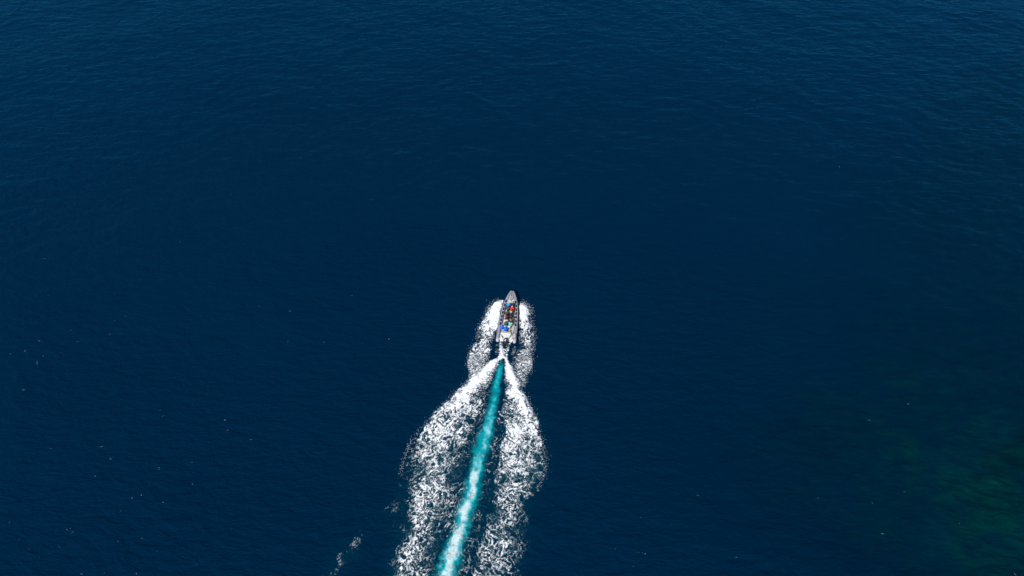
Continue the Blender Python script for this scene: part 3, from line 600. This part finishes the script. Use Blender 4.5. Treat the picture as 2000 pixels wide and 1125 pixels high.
def make_body(pose):
    P = bones(pose); bm = bmesh.new()
    for a, b, ra, rb, _ in SEG: cone_to(bm, P[a], P[b], ra, rb)
    # flatten nothing: add chest width
    c = P['chest']; add_ball(bm, c, .15, (1.15, .78, 1.1)); add_ball(bm, P['hip'], .15, (1.1, .85, .8))
    h = P['head']; add_ball(bm, h+Vector((0, 0, .02)), .105, (.82, .98, 1.15), 18, 12); add_ball(bm, h+Vector((0, .035, -.055)), .06, (.9, 1, 1))
    cone_to(bm, h+Vector((0, .095, .03)), h+Vector((0, .125, -.015)), .010, .017)          # nose
    add_ball(bm, h+Vector((0, .098, -.05)), .02, (1.3, .6, .5), 8, 6)                        # lips
    for s in (-1, 1): add_ball(bm, h+Vector((s*.088, 0, .0)), .026, (.4, .8, 1.2), 8, 6)
    for k, s in (('L', -1), ('R', 1)):
        w_ = P['wr'+k]; d = (w_-P['el'+k]).normalized(); side = d.cross(Vector((0, 0, 1))).normalized(); up = side.cross(d)
        pc = w_+d*.05; add_ball(bm, pc, .045, (.85, .85, .5), 10, 7)
        for i, ln in enumerate((.06, .072, .068, .052)):
            o_ = pc+d*.03+side*(i-1.5)*.021; m_ = o_+d*ln*.55-up*.008; e_ = m_+d*ln*.35-up*.03
            cone_to(bm, o_-d*.02, m_, .0115, .0105); cone_to(bm, m_, e_, .0105, .0095)
        th = w_+d*.03-side*s*(.03); cone_to(bm, th, th-side*s*.025+d*.035-up*.01, .014, .012); cone_to(bm, th-side*s*.025+d*.035-up*.01, th-side*s*.022+d*.06-up*.02, .012, .010)
    me = bpy.data.meshes.new('tmp'); bm.to_mesh(me); bm.free(); o = bpy.data.objects.new('tmp', me); COL.objects.link(o)
    md = o.modifiers.new('r', 'REMESH'); md.mode = 'VOXEL'; md.voxel_size = .0125; md.use_smooth_shade = True
    sm = o.modifiers.new('s', 'SMOOTH'); sm.factor = .5; sm.iterations = 2
    dg = bpy.context.evaluated_depsgraph_get(); ev = o.evaluated_get(dg); body = bpy.data.meshes.new_from_object(ev)
    bpy.data.objects.remove(o); body.name = 'body'
    nv = len(body.vertices); co = np.empty(nv*3); body.vertices.foreach_get('co', co); co = co.reshape(-1, 3)
    no = np.empty(nv*3); body.vertices.foreach_get('normal', no); no = no.reshape(-1, 3)
    best = np.full(nv, 9.); lab = np.zeros(nv, int); names = ['torso', 'head', 'uarm', 'farm', 'hips', 'thigh', 'shin', 'foot', 'hand']
    for a, b, ra, rb, nm in SEG+[('head', 'head', .1, .1, 'head')]:
        A = np.array(P[a]); B = np.array(P[b]); d = B-A; L = max(d @ d, 1e-9); t = np.clip(((co-A) @ d)/L, 0, 1)
        dist = np.linalg.norm(co-(A+t[:, None]*d), axis=1)-(ra+(rb-ra)*t)
        sel = dist < best; best[sel] = dist[sel]; lab[sel] = names.index(nm)
    for k in 'LR':
        dw = np.array((P['wr'+k]-P['el'+k]).normalized()); beyond = ((co-np.array(P['wr'+k])) @ dw > 0) & (np.linalg.norm(co-np.array(P['wr'+k]), axis=1) < .2); lab[beyond & (lab == 3)] = 8
    faces = [tuple(p.vertices) for p in body.polygons]
    return dict(P=P, body=body, co=co, no=no, lab=lab, names=names, faces=faces)
def shell(B, name, sel, off):
    idx = np.where(sel)[0]; rm = {int(v): i for i, v in enumerate(idx)}; F = [tuple(rm[v] for v in f) for f in B['faces'] if all(v in rm for v in f)]
    me = bpy.data.meshes.new(name); me.from_pydata([tuple(v) for v in (B['co'][idx]+B['no'][idx]*off)], [], F); me.update()
    me.polygons.foreach_set('use_smooth', [True]*len(me.polygons)); return me
POSES = {}
def get_pose(p):
    if p not in POSES:
        B = make_body(p); n_ = B['names']; lab = B['lab']; L = lambda *a: np.isin(lab, [n_.index(x) for x in a])
        h = np.array(B['P']['head']); r = B['co']-h
        B['tshirt'] = shell(B, 'shirt', L('torso', 'uarm'), .012); B['long'] = shell(B, 'jacket', L('torso', 'uarm', 'farm'), .018)
        B['puffy'] = shell(B, 'jacket', L('torso', 'uarm', 'farm', 'hips'), .05)
        B['vest'] = shell(B, 'life_vest', L('torso'), .045)
        B['shorts'] = shell(B, 'shorts', L('hips', 'thigh') | (L('torso') & (B['co'][:, 2] < .17)), .010); B['trousers'] = shell(B, 'trousers', L('hips', 'thigh', 'shin') | (L('torso') & (B['co'][:, 2] < .17)), .012)
        B['shoeL'] = shell(B, 'shoe', L('foot') & (B['co'][:, 0] < 0), .010); B['shoeR'] = shell(B, 'shoe', L('foot') & (B['co'][:, 0] > 0), .010)
        B['hair'] = shell(B, 'hair', L('head') & ((r[:, 2] > .055) | ((r[:, 1] < .01) & (r[:, 2] > -.06))), .014)
        B['cap'] = shell(B, 'cap', L('head') & (r[:, 2] > .045), .022)
        B['hood'] = shell(B, 'hood', L('head') & ((r[:, 1] < .045) | (r[:, 2] > .1)), .03)
        POSES[p] = B
    return POSES[p]
MC = {}
def cm(col, rough=.75):
    k = (col, rough)
    if k not in MC: MC[k] = mat('cloth_%d' % len(MC) if rough > .6 else 'skin_%d' % len(MC), col, rough, .15, 22, .4)
    return MC[k]
def lk_part(name, me, m_, root):
    me = me.copy(); me.materials.clear(); me.materials.append(m_); o = bpy.data.objects.new(name, me); COL.objects.link(o); o.parent = root; return o
cH, sH = math.cos(-HEAD), math.sin(-HEAD)
GR = 'passengers sitting in the inflatable boat'
def person(lx, ly, lz, rz, pose, label, skin, top, topcol, low='trousers', lowcol=(.02, .022, .03), head='hair', headcol=(.02, .013, .01), extra=None, seat=True, sc_=1.0):
    B = get_pose(pose)
    lw = boat.matrix_basis @ Vector((lx, ly, lz))
    r = empty('person', lw, -HEAD+rz); r.scale = (sc_,)*3; tag(r, label, 'person', GR)
    lk_part('body', B['body'], cm(skin, .55), r)
    nm = {'tshirt': 'shirt', 'long': 'jacket', 'puffy': 'jacket', 'vest': 'life_vest'}
    if top: lk_part(nm[top], B[top], cm(topcol), r)
    if extra: lk_part('life_vest', B['vest'], cm(extra), r)
    lk_part(low, B[low], cm(lowcol), r); [lk_part('shoe', B[q], cm((.03, .03, .03)), r) for q in ('shoeL', 'shoeR')]
    lk_part('hair', B['hair'], cm((.02, .013, .01)), r)
    if head == 'cap':
        c = lk_part('cap', B['cap'], cm(headcol), r)
        bm = bmesh.new(); hp = B['P']['head']; vs = [bm.verts.new(hp+Vector((.095*math.sin(t), .07+.13*max(math.cos(t), 0), .062-.02*math.cos(t)))) for t in np.linspace(-1.5, 1.5, 11)]
        vb = [bm.verts.new(v.co-Vector((0, 0, .008))) for v in vs]
        bm.faces.new(vs[::-1]); bm.faces.new(vb)
        for k in range(11): bm.faces.new((vs[k], vs[(k+1) % 11], vb[(k+1) % 11], vb[k]))
        bmesh.ops.recalc_face_normals(bm, faces=bm.faces); finish('cap_brim', bm, cm(headcol), c)
    elif head == 'hood': lk_part('hood', B['hood'], cm(headcol), r)
    hp = B['P']['head']
    for s in (-1, 1): bm = bmesh.new(); add_ball(bm, hp+Vector((s*.033, .094, .022)), .011, (1, .6, .7), 8, 6); finish('eye', bm, cm((.015, .012, .01)), r)
    
    if seat: pod(lx, ly)
    return r
S1, S2, S3 = (.42, .25, .17), (.50, .32, .23), (.27, .15, .10)
ST = .885
person(-.27, 1.52, ST, 0, 'sit', 'passenger in a bright sky blue hooded jacket, front left seat nearest the bow', S1, 'puffy', (.02, .30, .70), 'trousers', (.02, .03, .08), 'hood', (.05, .42, .80))
person(.40, 1.62, ST, 0, 'lean', 'passenger in dark navy clothes, front right seat just ahead of the red one', S2, 'long', (.015, .022, .04), 'trousers', (.02, .02, .03))
person(-.27, .93, ST, 0, 'sit', 'passenger in a dark grey jacket directly behind the sky blue one', S1, 'long', (.06, .06, .075), 'trousers', (.03, .03, .04), 'hood', (.07, .07, .09), extra=(.055, .055, .07))
person(.33, .96, ST, 0, 'sit', 'passenger in a bright red jacket with a pale pink cap', S2, 'puffy', (.75, .008, .015), 'trousers', (.42, .008, .012), 'cap', (.80, .50, .50), sc_=1.04)
person(.22, .38, ST, .1, 'sit', 'passenger with an orange shirt and olive vest, seated behind the red one', S2, 'long', (.75, .22, .06), 'shorts', (.10, .02, .02), 'cap', (.30, .24, .05), extra=(.22, .17, .05))
person(.27, -.18, ST, 0, 'lean', 'passenger in dark navy with a pale blue-white cap in the middle of the boat', S2, 'long', (.02, .025, .045), 'trousers', (.06, .02, .02), 'cap', (.62, .74, .88))
person(-.34, -.02, ST, 0, 'sit', 'passenger in dark brown clothes on the left, just behind the white cushion', S1, 'long', (.06, .03, .025), 'trousers', (.03, .02, .025))
person(-.30, -.56, ST, -.1, 'sit', 'passenger in a maroon top, left seat just ahead of the white console', S2, 'tshirt', (.12, .015, .025), 'shorts', (.03, .01, .03))
person(.42, -.66, ST, -.2, 'armout', 'passenger in olive green with one bare arm on the right tube', S2, 'tshirt', (.055, .06, .02), 'shorts', (.35, .27, .19), 'hair')
person(.36, -1.18, ST, 0, 'lean', 'bare-shouldered tanned passenger beside the helm console', (.33, .13, .08), None, (0, 0, 0), 'shorts', (.02, .015, .05))
person(-.32, -1.80, .97, 0, 'sit', 'helmsman in dark teal behind the white console', S1, 'tshirt', (.01, .15, .17), 'shorts', (.02, .03, .04), 'cap', (.0, .22, .24), seat=False)
person(.36, -1.72, .97, -.1, 'sit', 'passenger in a mint green top beside the helmsman', S2, 'puffy', (.20, .66, .55), 'shorts', (.01, .08, .08), 'hair', seat=False)
person(-.85, -2.32, .80, -.35, 'sit', 'passenger in a royal blue jacket perched on the left tube', S1, 'puffy', (.01, .16, .68), 'trousers', (.01, .05, .12), 'hood', (.03, .28, .80), seat=False, sc_=1.0)
person(-.20, -2.75, .89, 0, 'lean', 'passenger in a royal blue jacket in the middle of the stern bench', S1, 'puffy', (.01, .12, .62), 'trousers', (.01, .03, .12), 'cap', (.02, .20, .75), seat=False)
person(1.12, -3.62, .76, .62, 'recline', 'tanned person in a pink top and white and red cap on the right stern tube', (.30, .15, .07), 'tshirt', (.62, .48, .50), 'shorts', (.60, .50, .30), 'cap', (.78, .68, .68), seat=False)
# white seat cushion left free between grey and brown passengers
bm = bmesh.new(); add_box(bm, (-.30, .52, .72), (.5, .14, .55), .04); finish('seat_backrest', bm, M_white, boat)

sc.render.resolution_x = 1024; sc.render.resolution_y = 576
